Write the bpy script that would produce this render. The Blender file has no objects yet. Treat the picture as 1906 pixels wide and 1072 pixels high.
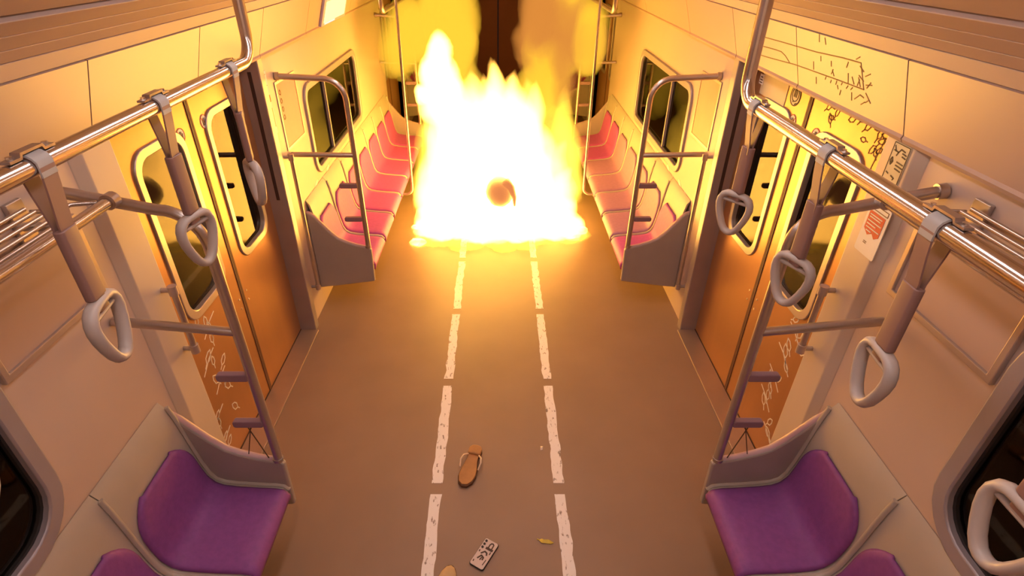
import bpy, bmesh, math, random
from mathutils import Vector, Matrix, noise
PI = math.pi
sc = bpy.context.scene
COL = sc.collection
random.seed(7)

# ------------------------------------------------------------------ camera
cam = bpy.data.cameras.new('camera'); cam_o = bpy.data.objects.new('camera', cam); COL.objects.link(cam_o)
cam_o.location = (0, 0, 2.4)
cam_o.rotation_euler = (math.radians(57.5), 0, 0)
cam.sensor_width = 36; cam.lens = 1020 / 1906 * 36; cam.shift_x = 26 / 1906
cam.clip_start = 0.02; cam.clip_end = 100
sc.camera = cam_o

# ------------------------------------------------------------------ world, exposure
w = bpy.data.worlds.new('tunnel_darkness'); sc.world = w; w.use_nodes = True
w.node_tree.nodes['Background'].inputs[0].default_value = (0.010, 0.007, 0.006, 1)
w.node_tree.nodes['Background'].inputs[1].default_value = 1
vs = sc.view_settings
vs.view_transform = 'Standard'; vs.look = 'None'; vs.gamma = 1; vs.use_curve_mapping = False
vs.exposure = 0.0
LAMP = 9.2            # ceiling light strips
FIRE = 7.8           # flames
sc.cycles.transparent_max_bounces = 40
sc.cycles.max_bounces = 8

# ------------------------------------------------------------------ materials
def mat(name, col, rough=.5, metal=0, noise_amt=0.06, scale=8, bump=0, spec=.5, coat=0, emit=None, es=0, stretch=None):
    m = bpy.data.materials.new(name); m.use_nodes = True
    nt = m.node_tree; N = nt.nodes; L = nt.links
    b = N['Principled BSDF']
    b.inputs['Roughness'].default_value = rough; b.inputs['Metallic'].default_value = metal
    b.inputs['Specular IOR Level'].default_value = spec
    b.inputs['Coat Weight'].default_value = coat
    tc = N.new('ShaderNodeTexCoord'); mp = N.new('ShaderNodeMapping'); L.new(tc.outputs['Object'], mp.inputs[0])
    if stretch: mp.inputs['Scale'].default_value = stretch
    nz = N.new('ShaderNodeTexNoise'); nz.inputs['Scale'].default_value = scale; nz.inputs['Detail'].default_value = 4
    L.new(mp.outputs[0], nz.inputs['Vector'])
    mx = N.new('ShaderNodeMix'); mx.data_type = 'RGBA'
    mx.inputs['A'].default_value = tuple(c * (1 - noise_amt * 1.6) for c in col) + (1,)
    mx.inputs['B'].default_value = tuple(min(1, c * (1 + noise_amt * 1.6)) for c in col) + (1,)
    L.new(nz.outputs[0], mx.inputs['Factor']); L.new(mx.outputs['Result'], b.inputs['Base Color'])
    if bump:
        bp = N.new('ShaderNodeBump'); bp.inputs['Strength'].default_value = bump; bp.inputs['Distance'].default_value = .01
        L.new(nz.outputs[0], bp.inputs['Height']); L.new(bp.outputs[0], b.inputs['Normal'])
    if emit:
        b.inputs['Emission Color'].default_value = emit + (1,); b.inputs['Emission Strength'].default_value = es
    return m

M = {}
M['wall'] = mat('wall_panel_laminate', (.53, .415, .36), .34, noise_amt=.04, scale=2, spec=.5)
M['post'] = mat('cream_pillar_laminate', (.57, .47, .38), .34, noise_amt=.03, scale=2)
M['ceil'] = mat('ceiling_panel', (.47, .345, .30), .5, noise_amt=.04, scale=2)
M['header'] = mat('header_panel_laminate', (.48, .345, .285), .34, noise_amt=.03, scale=2)
M['gap'] = mat('dark_joint', (.05, .025, .018), .7)
M['rubber'] = mat('door_rubber', (.13, .055, .035), .6)
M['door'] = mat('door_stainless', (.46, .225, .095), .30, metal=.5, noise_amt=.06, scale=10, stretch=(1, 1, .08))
M['doorin'] = mat('door_orange_film', (.62, .40, .22), .32, metal=.5, noise_amt=.05)
M['frame'] = mat('window_frame_grey', (.36, .32, .35), .35, metal=.3)
M['rim'] = mat('door_window_rim', (.52, .44, .40), .28, metal=.6)
M['jamb'] = mat('door_jamb_steel', (.40, .35, .36), .35, metal=.5, noise_amt=.08, scale=6)
M['steel'] = mat('polished_steel', (.66, .62, .60), .17, metal=1, noise_amt=.04, scale=30, stretch=(1, .1, 1))
M['steel2'] = mat('satin_steel', (.52, .46, .43), .30, metal=.9, noise_amt=.05, scale=30)
M['shell'] = mat('seat_shell_grey_beige', (.42, .37, .32), .42, noise_amt=.05)
M['panel'] = mat('bench_side_grey', (.36, .31, .29), .45, noise_amt=.05)
M['trim'] = mat('bench_edge_mauve', (.42, .27, .30), .4)
M['purple'] = mat('seat_fabric_purple', (.235, .068, .285), .62, noise_amt=.12, scale=40, bump=.15, spec=.4)
M['pink'] = mat('seat_fabric_pink', (.42, .07, .34), .55, noise_amt=.10, scale=40, bump=.1)
M['pad'] = mat('mauve_bumper', (.26, .16, .20), .45)
M['band'] = mat('strap_loop_lit_grey', (.36, .34, .33), .5)  # strap loop where light falls from above, put into a paler colour
M['sleeve'] = mat('strap_sleeve_brown', (.25, .14, .12), .5, noise_amt=.08)
M['ring'] = mat('ring_plastic_grey', (.44, .38, .35), .38)
M['white'] = mat('white_card', (.75, .72, .68), .5)
M['cream'] = mat('cream_card', (.62, .55, .38), .5)
M['red'] = mat('red_print', (.55, .04, .03), .5)
M['ink'] = mat('dark_ink', (.07, .04, .03), .6)
M['inkbrown'] = mat('brown_ink', (.20, .10, .05), .6)
M['pinkposter'] = mat('pink_poster', (.55, .22, .22), .45)
M['leafwhite'] = mat('white_decal', (.80, .74, .66), .5)
M['sole'] = mat('tan_leather', (.40, .19, .06), .55, noise_amt=.15, scale=25)
M['soledk'] = mat('sole_edge_dark', (.12, .05, .02), .6)
M['strap'] = mat('pale_sandal_strap', (.72, .55, .38), .5)
M['phone'] = mat('phone_back_pinkish', (.60, .50, .46), .3)
M['black'] = mat('black_rubber', (.02, .016, .015), .5)
M['leaf'] = mat('yellow_scrap', (.62, .48, .05), .5)
M['tan'] = mat('tan_suede', (.50, .36, .20), .7, noise_amt=.15, scale=30)
M['end'] = mat('end_wall_brown', (.30, .17, .12), .5)
M['maroon'] = mat('gangway_darkness_maroon', (.15, .030, .026), .6)
M['sill'] = mat('door_sill_plate', (.42, .32, .25), .35, metal=.6)
M['bolt'] = mat('bolt_steel', (.8, .76, .72), .2, metal=1)
M['lavender'] = mat('screen_frame_lavender', (.45, .40, .62), .4)
M['tunnel'] = mat('tunnel_concrete', (.045, .028, .02), .9, noise_amt=.3, scale=3)

def floor_mat():
    m = mat('floor_rubber_sheet', (.275, .180, .120), .42, noise_amt=.10, scale=3, spec=.45)
    return m
M['floor'] = floor_mat()

def dash_mat():
    m = bpy.data.materials.new('worn_white_line_paint'); m.use_nodes = True
    nt = m.node_tree; N = nt.nodes; L = nt.links; b = N['Principled BSDF']
    tc = N.new('ShaderNodeTexCoord'); mp = N.new('ShaderNodeMapping'); L.new(tc.outputs['Object'], mp.inputs[0])
    mp.inputs['Scale'].default_value = (2.0, .8, 1)
    nz = N.new('ShaderNodeTexNoise'); nz.inputs['Scale'].default_value = 30; nz.inputs['Detail'].default_value = 6
    L.new(mp.outputs[0], nz.inputs['Vector'])
    r = N.new('ShaderNodeValToRGB'); L.new(nz.outputs[0], r.inputs[0])
    r.color_ramp.elements[0].position = .33; r.color_ramp.elements[0].color = (.22, .17, .15, 1)
    r.color_ramp.elements[1].position = .42; r.color_ramp.elements[1].color = (.80, .78, .78, 1)
    L.new(r.outputs[0], b.inputs['Base Color']); b.inputs['Roughness'].default_value = .5
    return m
M['dash'] = dash_mat()

def glass_mat():
    m = bpy.data.materials.new('window_glass'); m.use_nodes = True
    nt = m.node_tree; N = nt.nodes; L = nt.links
    for n in list(N):
        if n.type == 'BSDF_PRINCIPLED': N.remove(n)
    out = [n for n in N if n.type == 'OUTPUT_MATERIAL'][0]
    tr = N.new('ShaderNodeBsdfTransparent'); tr.inputs[0].default_value = (.45, .40, .38, 1)
    gl = N.new('ShaderNodeBsdfGlossy'); gl.inputs[0].default_value = (.62, .58, .52, 1); gl.inputs['Roughness'].default_value = .03
    fr = N.new('ShaderNodeFresnel'); fr.inputs[0].default_value = 1.45
    mx = N.new('ShaderNodeMixShader')
    L.new(fr.outputs[0], mx.inputs[0]); L.new(tr.outputs[0], mx.inputs[1]); L.new(gl.outputs[0], mx.inputs[2])
    L.new(mx.outputs[0], out.inputs[0])
    return m
M['glass'] = glass_mat()

def lamp_mat(name, col, s):
    m = bpy.data.materials.new(name); m.use_nodes = True
    N = m.node_tree.nodes; b = N['Principled BSDF']
    b.inputs['Base Color'].default_value = (.8, .8, .8, 1)
    b.inputs['Emission Color'].default_value = col + (1,); b.inputs['Emission Strength'].default_value = s
    return m
M['lamp'] = lamp_mat('ceiling_light_diffuser', (1, .86, .83), LAMP)
M['lamp_out'] = mat('unlit_diffuser', (.5, .46, .42), .4)
M['lcd'] = lamp_mat('lit_screen', (1, .80, .35), 1.0)
M['lcdbar'] = lamp_mat('lit_screen_bar', (.35, .32, .95), .8)

def flame_mat(name, col, s, amax, power, fade=2.5):
    """a flame: light from glowing gas, thin at its edges and towards its tip"""
    m = bpy.data.materials.new(name); m.use_nodes = True
    nt = m.node_tree; N = nt.nodes; L = nt.links
    for n in list(N):
        if n.type == 'BSDF_PRINCIPLED': N.remove(n)
    def mth(op, a, b):
        n = N.new('ShaderNodeMath'); n.operation = op
        for k, v in enumerate((a, b)):
            if isinstance(v, (int, float)): n.inputs[k].default_value = v
            else: L.new(v, n.inputs[k])
        return n.outputs[0]
    out = [n for n in N if n.type == 'OUTPUT_MATERIAL'][0]
    em = N.new('ShaderNodeEmission'); em.inputs[0].default_value = col + (1,); em.inputs[1].default_value = s
    tr = N.new('ShaderNodeBsdfTransparent')
    lw = N.new('ShaderNodeLayerWeight'); lw.inputs['Blend'].default_value = .5
    edge = mth('POWER', mth('SUBTRACT', 1, lw.outputs['Facing']), power)
    tc = N.new('ShaderNodeTexCoord'); sp = N.new('ShaderNodeSeparateXYZ'); L.new(tc.outputs['Generated'], sp.inputs[0])
    tip = mth('SUBTRACT', 1, mth('POWER', sp.outputs['Z'], fade))
    a = mth('MULTIPLY', mth('MULTIPLY', edge, tip), amax)
    mx = N.new('ShaderNodeMixShader')
    L.new(a, mx.inputs[0]); L.new(tr.outputs[0], mx.inputs[1]); L.new(em.outputs[0], mx.inputs[2])
    L.new(mx.outputs[0], out.inputs[0])
    return m
M['flame_white'] = flame_mat('flame_white_hot', (1, .47, .070), FIRE * 2.4, .80, 2.6, 1.7)
M['flame_yellow'] = flame_mat('flame_yellow', (1, .55, .05), FIRE * .40, .45, 2.2)
M['flame_puff'] = flame_mat('flame_white_billow', (1, .47, .070), FIRE * 2.4, .75, 2.8, 9)
M['haze_yellow'] = flame_mat('fire_haze_yellow', (1, .54, .035), 1.25, .62, 1.7, 9)
M['haze_orange'] = flame_mat('fire_haze_orange', (1, .36, .06), .75, .60, 1.7, 9)

# ------------------------------------------------------------------ mesh helpers
class MB:
    def __init__(s): s.v = []; s.f = []; s.mi = []; s.cur = 0
    def add(s, vs_, fs):
        o = len(s.v); s.v += [tuple(p) for p in vs_]
        for f in fs: s.f.append([i + o for i in f]); s.mi.append(s.cur)
        return s
    def box(s, x0, x1, y0, y1, z0, z1):
        x0, x1 = sorted((x0, x1)); y0, y1 = sorted((y0, y1)); z0, z1 = sorted((z0, z1))
        return s.add([(x, y, z) for x in (x0, x1) for y in (y0, y1) for z in (z0, z1)],
                     [(0, 1, 3, 2), (4, 6, 7, 5), (0, 4, 5, 1), (2, 3, 7, 6), (0, 2, 6, 4), (1, 5, 7, 3)])
    def tube(s, pts, r, n=10, closed=False, squash=None):
        pts = [Vector(p) for p in pts]; k = len(pts); V = []; F = []
        up = None
        for i, p in enumerate(pts):
            a = pts[(i - 1) % k] if (closed or i > 0) else p
            b = pts[(i + 1) % k] if (closed or i < k - 1) else p
            t = (b - a).normalized()
            if up is None:
                up = Vector((0, 0, 1)) if abs(t.z) < .9 else Vector((1, 0, 0))
            x = t.cross(up)
            if x.length < 1e-4: x = t.orthogonal()
            x.normalize(); y = x.cross(t).normalized(); up = y
            rr = r[i] if isinstance(r, (list, tuple)) else r
            for j in range(n):
                c, q = math.cos(2 * PI * j / n), math.sin(2 * PI * j / n)
                V.append(p + x * c * rr * (squash[0] if squash else 1) + y * q * rr * (squash[1] if squash else 1))
        m = k if closed else k - 1
        for i in range(m):
            for j in range(n):
                a, b = i * n + j, i * n + (j + 1) % n
                c, d = ((i + 1) % k) * n + (j + 1) % n, ((i + 1) % k) * n + j
                F.append((a, b, c, d))
        if not closed:
            F.append(tuple(range(n))[::-1]); F.append(tuple(range((k - 1) * n, k * n)))
        return s.add(V, F)
    def prism(s, poly, axis, a0, a1):
        """poly: 2D points; axis 'x': (y,z), 'y': (x,z), 'z': (x,y)"""
        def pt(p, a): return {'x': (a, p[0], p[1]), 'y': (p[0], a, p[1]), 'z': (p[0], p[1], a)}[axis]
        n = len(poly)
        V = [pt(p, a0) for p in poly] + [pt(p, a1) for p in poly]
        F = [tuple(range(n))[::-1], tuple(range(n, 2 * n))] + [(i, (i + 1) % n, n + (i + 1) % n, n + i) for i in range(n)]
        return s.add(V, F)
    def ring(s, outer, inner, axis, a0, a1):
        """a frame between two outlines with as many points"""
        def pt(p, a): return {'x': (a, p[0], p[1]), 'y': (p[0], a, p[1]), 'z': (p[0], p[1], a)}[axis]
        n = len(outer)
        V = [pt(p, a0) for p in outer] + [pt(p, a0) for p in inner] + [pt(p, a1) for p in outer] + [pt(p, a1) for p in inner]
        F = []
        for i in range(n):
            j = (i + 1) % n
            F += [(i, j, n + j, n + i), (2 * n + i, 3 * n + i, 3 * n + j, 2 * n + j), (i, 2 * n + i, 2 * n + j, j), (n + i, n + j, 3 * n + j, 3 * n + i)]
        return s.add(V, F)
    def build(s, name, m, parent=None, smooth=None, bevel=0, loc=None):
        me = bpy.data.meshes.new(name); me.from_pydata(s.v, [], s.f)
        ms = m if isinstance(m, (list, tuple)) else [m]
        for q in ms: me.materials.append(q)
        if len(ms) > 1:
            for p, i in zip(me.polygons, s.mi): p.material_index = i
        bm = bmesh.new(); bm.from_mesh(me); bmesh.ops.recalc_face_normals(bm, faces=bm.faces); bm.to_mesh(me); bm.free()
        if smooth is not None:
            me.shade_smooth(); me.set_sharp_from_angle(angle=math.radians(smooth))
        o = bpy.data.objects.new(name, me); COL.objects.link(o)
        if parent is not None: o.parent = parent
        if loc: o.location = loc
        if bevel:
            b = o.modifiers.new('bevel', 'BEVEL'); b.width = bevel; b.segments = 2; b.limit_method = 'ANGLE'
        return o

def tag(o, label=None, cat=None, group=None, kind=None):
    if label: o['label'] = label
    if cat: o['category'] = cat
    if group: o['group'] = group
    if kind: o['kind'] = kind
    return o
def thing(name, label, cat, loc=(0, 0, 0), group=None, rz=0):
    o = bpy.data.objects.new(name, None); COL.objects.link(o); o.location = loc; o.rotation_euler.z = rz; o.empty_display_size = .1
    return tag(o, label, cat, group)
def copy_tree(o, parent=None):
    c = o.copy(); COL.objects.link(c)
    if parent is not None: c.parent = parent
    for ch in list(o.children): copy_tree(ch, c)
    return c
def rr(a0, a1, b0, b1, r, n=6):
    P = []
    for (cx, cy, st) in ((a1 - r, b1 - r, 0), (a0 + r, b1 - r, 90), (a0 + r, b0 + r, 180), (a1 - r, b0 + r, 270)):
        for i in range(n + 1):
            t = math.radians(st + 90 * i / n); P.append((cx + r * math.cos(t), cy + r * math.sin(t)))
    return P
def arc(c, a, b, n=6):
    """points of a quarter bend from c+a to c+b"""
    c, a, b = Vector(c), Vector(a), Vector(b)
    return [c + a * math.cos(t) + b * math.sin(t) for t in [PI / 2 * i / n for i in range(n + 1)]]
SIDE = {-1: 'left', 1: 'right'}

# ================================================================== STRUCTURE
WX = 1.35      # inner face of the side walls
DX = 1.43      # face of the sliding doors
D0, D1, DM = 1.86, 3.19, 2.565      # near doorway
E0, E1, EM = 6.92, 8.20, 7.56       # far doorway
YEND = 11.0
Y0 = -.45
HB = 1.84      # underside of the header

mb = MB(); mb.box(-1.6, 1.6, Y0 - .05, YEND + .6, -.06, 0)
floor = tag(mb.build('floor', M['floor']), kind='structure')
segs_L = [(1.05, 1.80), (1.868, 2.608), (2.674, 3.396), (3.47, 4.20), (4.27, 5.0)]
for s in (-1, 1):
    for k, (a, b) in enumerate(segs_L):
        m_ = MB()
        n = 26; Lp = []; Rp = []
        for i in range(n + 1):
            y = a + (b - a) * i / n
            j1 = (noise.noise((y * 14, s * 3.1, k)) * .009); j2 = (noise.noise((y * 14, s * 7.7, k + 9)) * .009)
            wob = noise.noise((y * 3, s, 4)) * .005
            Lp.append((s * .318 - .028 + j1 + wob, y)); Rp.append((s * .318 + .028 + j2 + wob, y))
        m_.prism(Lp + Rp[::-1], 'z', 0.0002, .0012)
        m_.build('floor_dash', M['dash'], floor)

# side walls
def wall(s):
    m = MB()
    def seg(y0, y1, wy0=None, wy1=None, wz0=None, wz1=None):
        X0, X1 = s * WX, s * 1.52
        if wy0 is None: m.box(X0, X1, y0, y1, 0, 2.12); return
        m.box(X0, X1, y0, wy0, 0, 2.12); m.box(X0, X1, wy1, y1, 0, 2.12)
        m.box(X0, X1, wy0, wy1, 0, wz0); m.box(X0, X1, wy0, wy1, wz1, 2.12)
    seg(Y0, D0, -.30, 1.055, .895, 1.60)
    seg(D1 + .06, E0, 3.93, 5.47, .935, 1.515)
    seg(E1, YEND, 8.75, 10.3, .935, 1.515)
    m.box(s * WX, s * 1.52, D0, D1 + .06, 1.93, 2.12); m.box(s * WX, s * 1.52, E0, E1, 1.93, 2.12)
    w_ = tag(m.build('wall_' + SIDE[s], M['wall']), kind='structure')
    # proud cream pillar between the framed panel and the doorway
    p = MB(); p.prism([(s * 1.349, 1.66), (s * 1.325, 1.70), (s * 1.325, D0 - .012), (s * 1.337, D0), (s * 1.47, D0), (s * 1.47, 1.66)], 'z', 0, HB)
    p.build('pillar', M['post'], w_, bevel=.004)
    # header panels, hinged leaves above windows and doors, with open joints
    ys = [Y0, .70, 1.765, 2.505, 3.24, 4.10, 5.4, 6.6, 7.6, 8.7, 9.8, YEND]
    for a, b in zip(ys[:-1], ys[1:]):
        h = MB()
        h.prism([(s * 1.352, HB), (s * 1.318, HB), (s * 1.311, HB + .012), (s * 1.315, HB + .022), (s * 1.240, 2.090), (s * 1.27, 2.105), (s * 1.352, 1.95)], 'y', a + .003, b - .003)
        h.build('header_panel', M['header'], w_)
    j = MB(); j.prism([(s * 1.351, HB + .01), (s * 1.324, HB + .02), (s * 1.262, 2.085), (s * 1.351, 2.08)], 'y', Y0, YEND)
    j.build('header_joint_backing', M['gap'], w_)
    return w_
WALL = {s: wall(s) for s in (-1, 1)}

# cove trims along the ceiling: stepped strips with dark grooves
for s in (-1, 1):
    t = MB(); t.prism([(s * 1.275, 2.09), (s * 1.245, 2.135), (s * 1.06, 2.268), (s * 1.0, 2.62), (s * 1.52, 2.62), (s * 1.52, 2.09)], 'y', Y0, YEND)
    tr = tag(t.build('trim_' + SIDE[s], M['gap']), kind='structure')
    prof = [(1.243, 2.094, 1.222, 2.138), (1.2215, 2.1395, 1.182, 2.172), (1.1805, 2.1735, 1.125, 2.210), (1.1235, 2.2115, 1.062, 2.247)]
    for (xa, za, xb, zb) in prof:
        c = MB(); nx, nz = (zb - za), (xa - xb); l = math.hypot(nx, nz); nx, nz = nx / l * .02, nz / l * .02
        c.prism([(s * xa, za), (s * xb, zb), (s * (xb + nx), zb + nz), (s * (xa + nx), za + nz)], 'y', Y0, YEND)
        c.build('cove_strip', M['ceil'], tr, bevel=.002)
cl = MB()
P = [(-1.052, 2.262), (-.90, 2.345), (-.7, 2.43), (-.4, 2.49), (0, 2.51), (.4, 2.49), (.7, 2.43), (.90, 2.345), (1.052, 2.262)]
cl.prism(P + [(1.052, 2.66), (-1.052, 2.66)], 'y', Y0, YEND)
ceiling = tag(cl.build('ceiling', M['ceil'], smooth=30), kind='structure')
# lamps: two rows of light strips along the ceiling
k = 0
for s in (-1, 1):
    for (a, b) in ((-.25, 1.05), (1.25, 2.55), (2.75, 4.05), (4.25, 5.55), (5.75, 7.05), (7.25, 8.55), (8.75, 10.05)):
        t = thing('ceiling_light', 'flat ceiling light strip, %s row, %s' % (SIDE[s], ['over the near seats', 'over the near doors', 'over the start of the far bench', 'above the fire', 'past the fire', 'over the far doors', 'by the end wall'][k % 7]), 'light', (s * .52, (a + b) / 2, 2.475), 'ceiling light strips')
        f = MB(); f.box(-.09, .09, -(b - a) / 2, (b - a) / 2, -.03, .02); f.build('housing', M['frame'], t)
        f = MB(); f.box(-.07, .07, -(b - a) / 2 + .03, (b - a) / 2 - .03, -.036, -.029); f.build('diffuser', M['lamp'] if b < 4.2 else M['lamp_out'], t)
        k += 1

# end wall with a gangway doorway, far darkness put into its maroon, back wall behind the camera
e = MB(); e.box(-1.52, -.62, YEND, YEND + .08, 0, 2.6); e.box(.62, 1.52, YEND, YEND + .08, 0, 2.6); e.box(-.62, .62, YEND, YEND + .08, 2.02, 2.6)
ew = tag(e.build('wall_far', M['end']), kind='structure')
e = MB(); e.box(-1.52, 1.52, Y0 - .08, Y0, 0, 2.6); tag(e.build('wall_rear', M['wall']), kind='structure')
gd = tag(bpy.data.objects.new('door_5', None), kind='structure'); COL.objects.link(gd)
g = MB()
for (a, b) in ((-.62, -.01), (.01, .62)):
    g = MB(); g.box(a, b, YEND + .03, YEND + .07, 0, 2.02); g.build('gangway_leaf', M['maroon'], gd, bevel=.006)
g = MB()
g.ring(rr(-.66, .66, -.02, 2.06, .04, 3), rr(-.60, .60, .0, 2.0, .03, 3), 'y', YEND - .03, YEND + .03); g.build('gangway_frame', M['maroon'], gd)
# tunnel outside
for s in (-1, 1):
    t = MB(); t.box(s * 2.3, s * 2.5, -2, 14, -1, 4)
    tag(t.build('tunnel_wall_' + SIDE[s], M['tunnel']), kind='structure')

# ---- windows in the side walls
wn = 1
def window(s, y0, y1, z0, z1, r, fw, mull):
    global wn
    w_ = bpy.data.objects.new('window_%d' % wn, None); COL.objects.link(w_); tag(w_, kind='structure'); wn += 1
    f = MB(); f.ring(rr(y0 - fw, y1 + fw, z0 - fw, z1 + fw, r + fw), rr(y0, y1, z0, z1, r), 'x', s * (WX - .016), s * (WX + .016))
    f.build('window_frame', M['frame'], w_, smooth=40, bevel=.006)
    f = MB(); f.ring(rr(y0 - .004, y1 + .004, z0 - .004, z1 + .004, r), rr(y0 + .008, y1 - .008, z0 + .008, z1 - .008, r), 'x', s * (WX + .006), s * (WX + .02))
    f.build('rubber_gasket', M['black'], w_, smooth=40)
    g = MB(); g.box(s * (WX + .017), s * (WX + .024), y0 - .005, y1 + .005, z0 - .005, z1 + .005); g.build('glass_pane', M['glass'], w_)
    if mull:
        g = MB(); g.box(s * (WX + .0), s * (WX + .017), mull - .012, mull + .012, z0, z1); g.build('mullion', M['frame'], w_)
    return w_
for s in (-1, 1): window(s, -.27, 1.045, .905, 1.59, .13, .055, None)
for s in (-1, 1): window(s, 3.95, 5.45, .95, 1.50, .07, .05, 4.45)
for s in (-1, 1): window(s, 8.8, 10.25, .95, 1.50, .07, .05, 9.4)

# ---- doors
dn = 1
def strip_poly(pts, wd):
    """a flat ribbon along 2D points, as a list of quads"""
    out = []
    for a, b in zip(pts[:-1], pts[1:]):
        d = Vector((b[0] - a[0], b[1] - a[1])); l = d.length
        if l < 1e-6: continue
        n = Vector((-d.y, d.x)) / l * wd / 2; e_ = d / l * wd * .2
        out.append([(a[0] - n.x - e_.x, a[1] - n.y - e_.y), (b[0] - n.x + e_.x, b[1] - n.y + e_.y), (b[0] + n.x + e_.x, b[1] + n.y + e_.y), (a[0] + n.x - e_.x, a[1] + n.y - e_.y)])
    return out
def leaf_strokes(y, z, ang, L=.05):
    """outline of a small leaf with its stalk"""
    c, q = math.cos(ang), math.sin(ang)
    pts = [(-.35, 0), (0, 0), (.3, .26), (.75, .2), (1, 0), (.7, -.22), (.3, -.24), (0, 0)]
    return [(y + (a * c - b * q) * L, z + (a * q + b * c) * L) for a, b in pts]
def decal(parent, name, m, lines, s, x, wd):
    d = MB()
    for ln in lines:
        for q in strip_poly(ln, wd): d.prism(q, 'x', s * x, s * (x - .0012))
    return d.build(name, m, parent)
def circ(y, z, r, n=20): return [(y + r * math.cos(2 * PI * i / n), z + r * math.sin(2 * PI * i / n)) for i in range(n + 1)]

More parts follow.
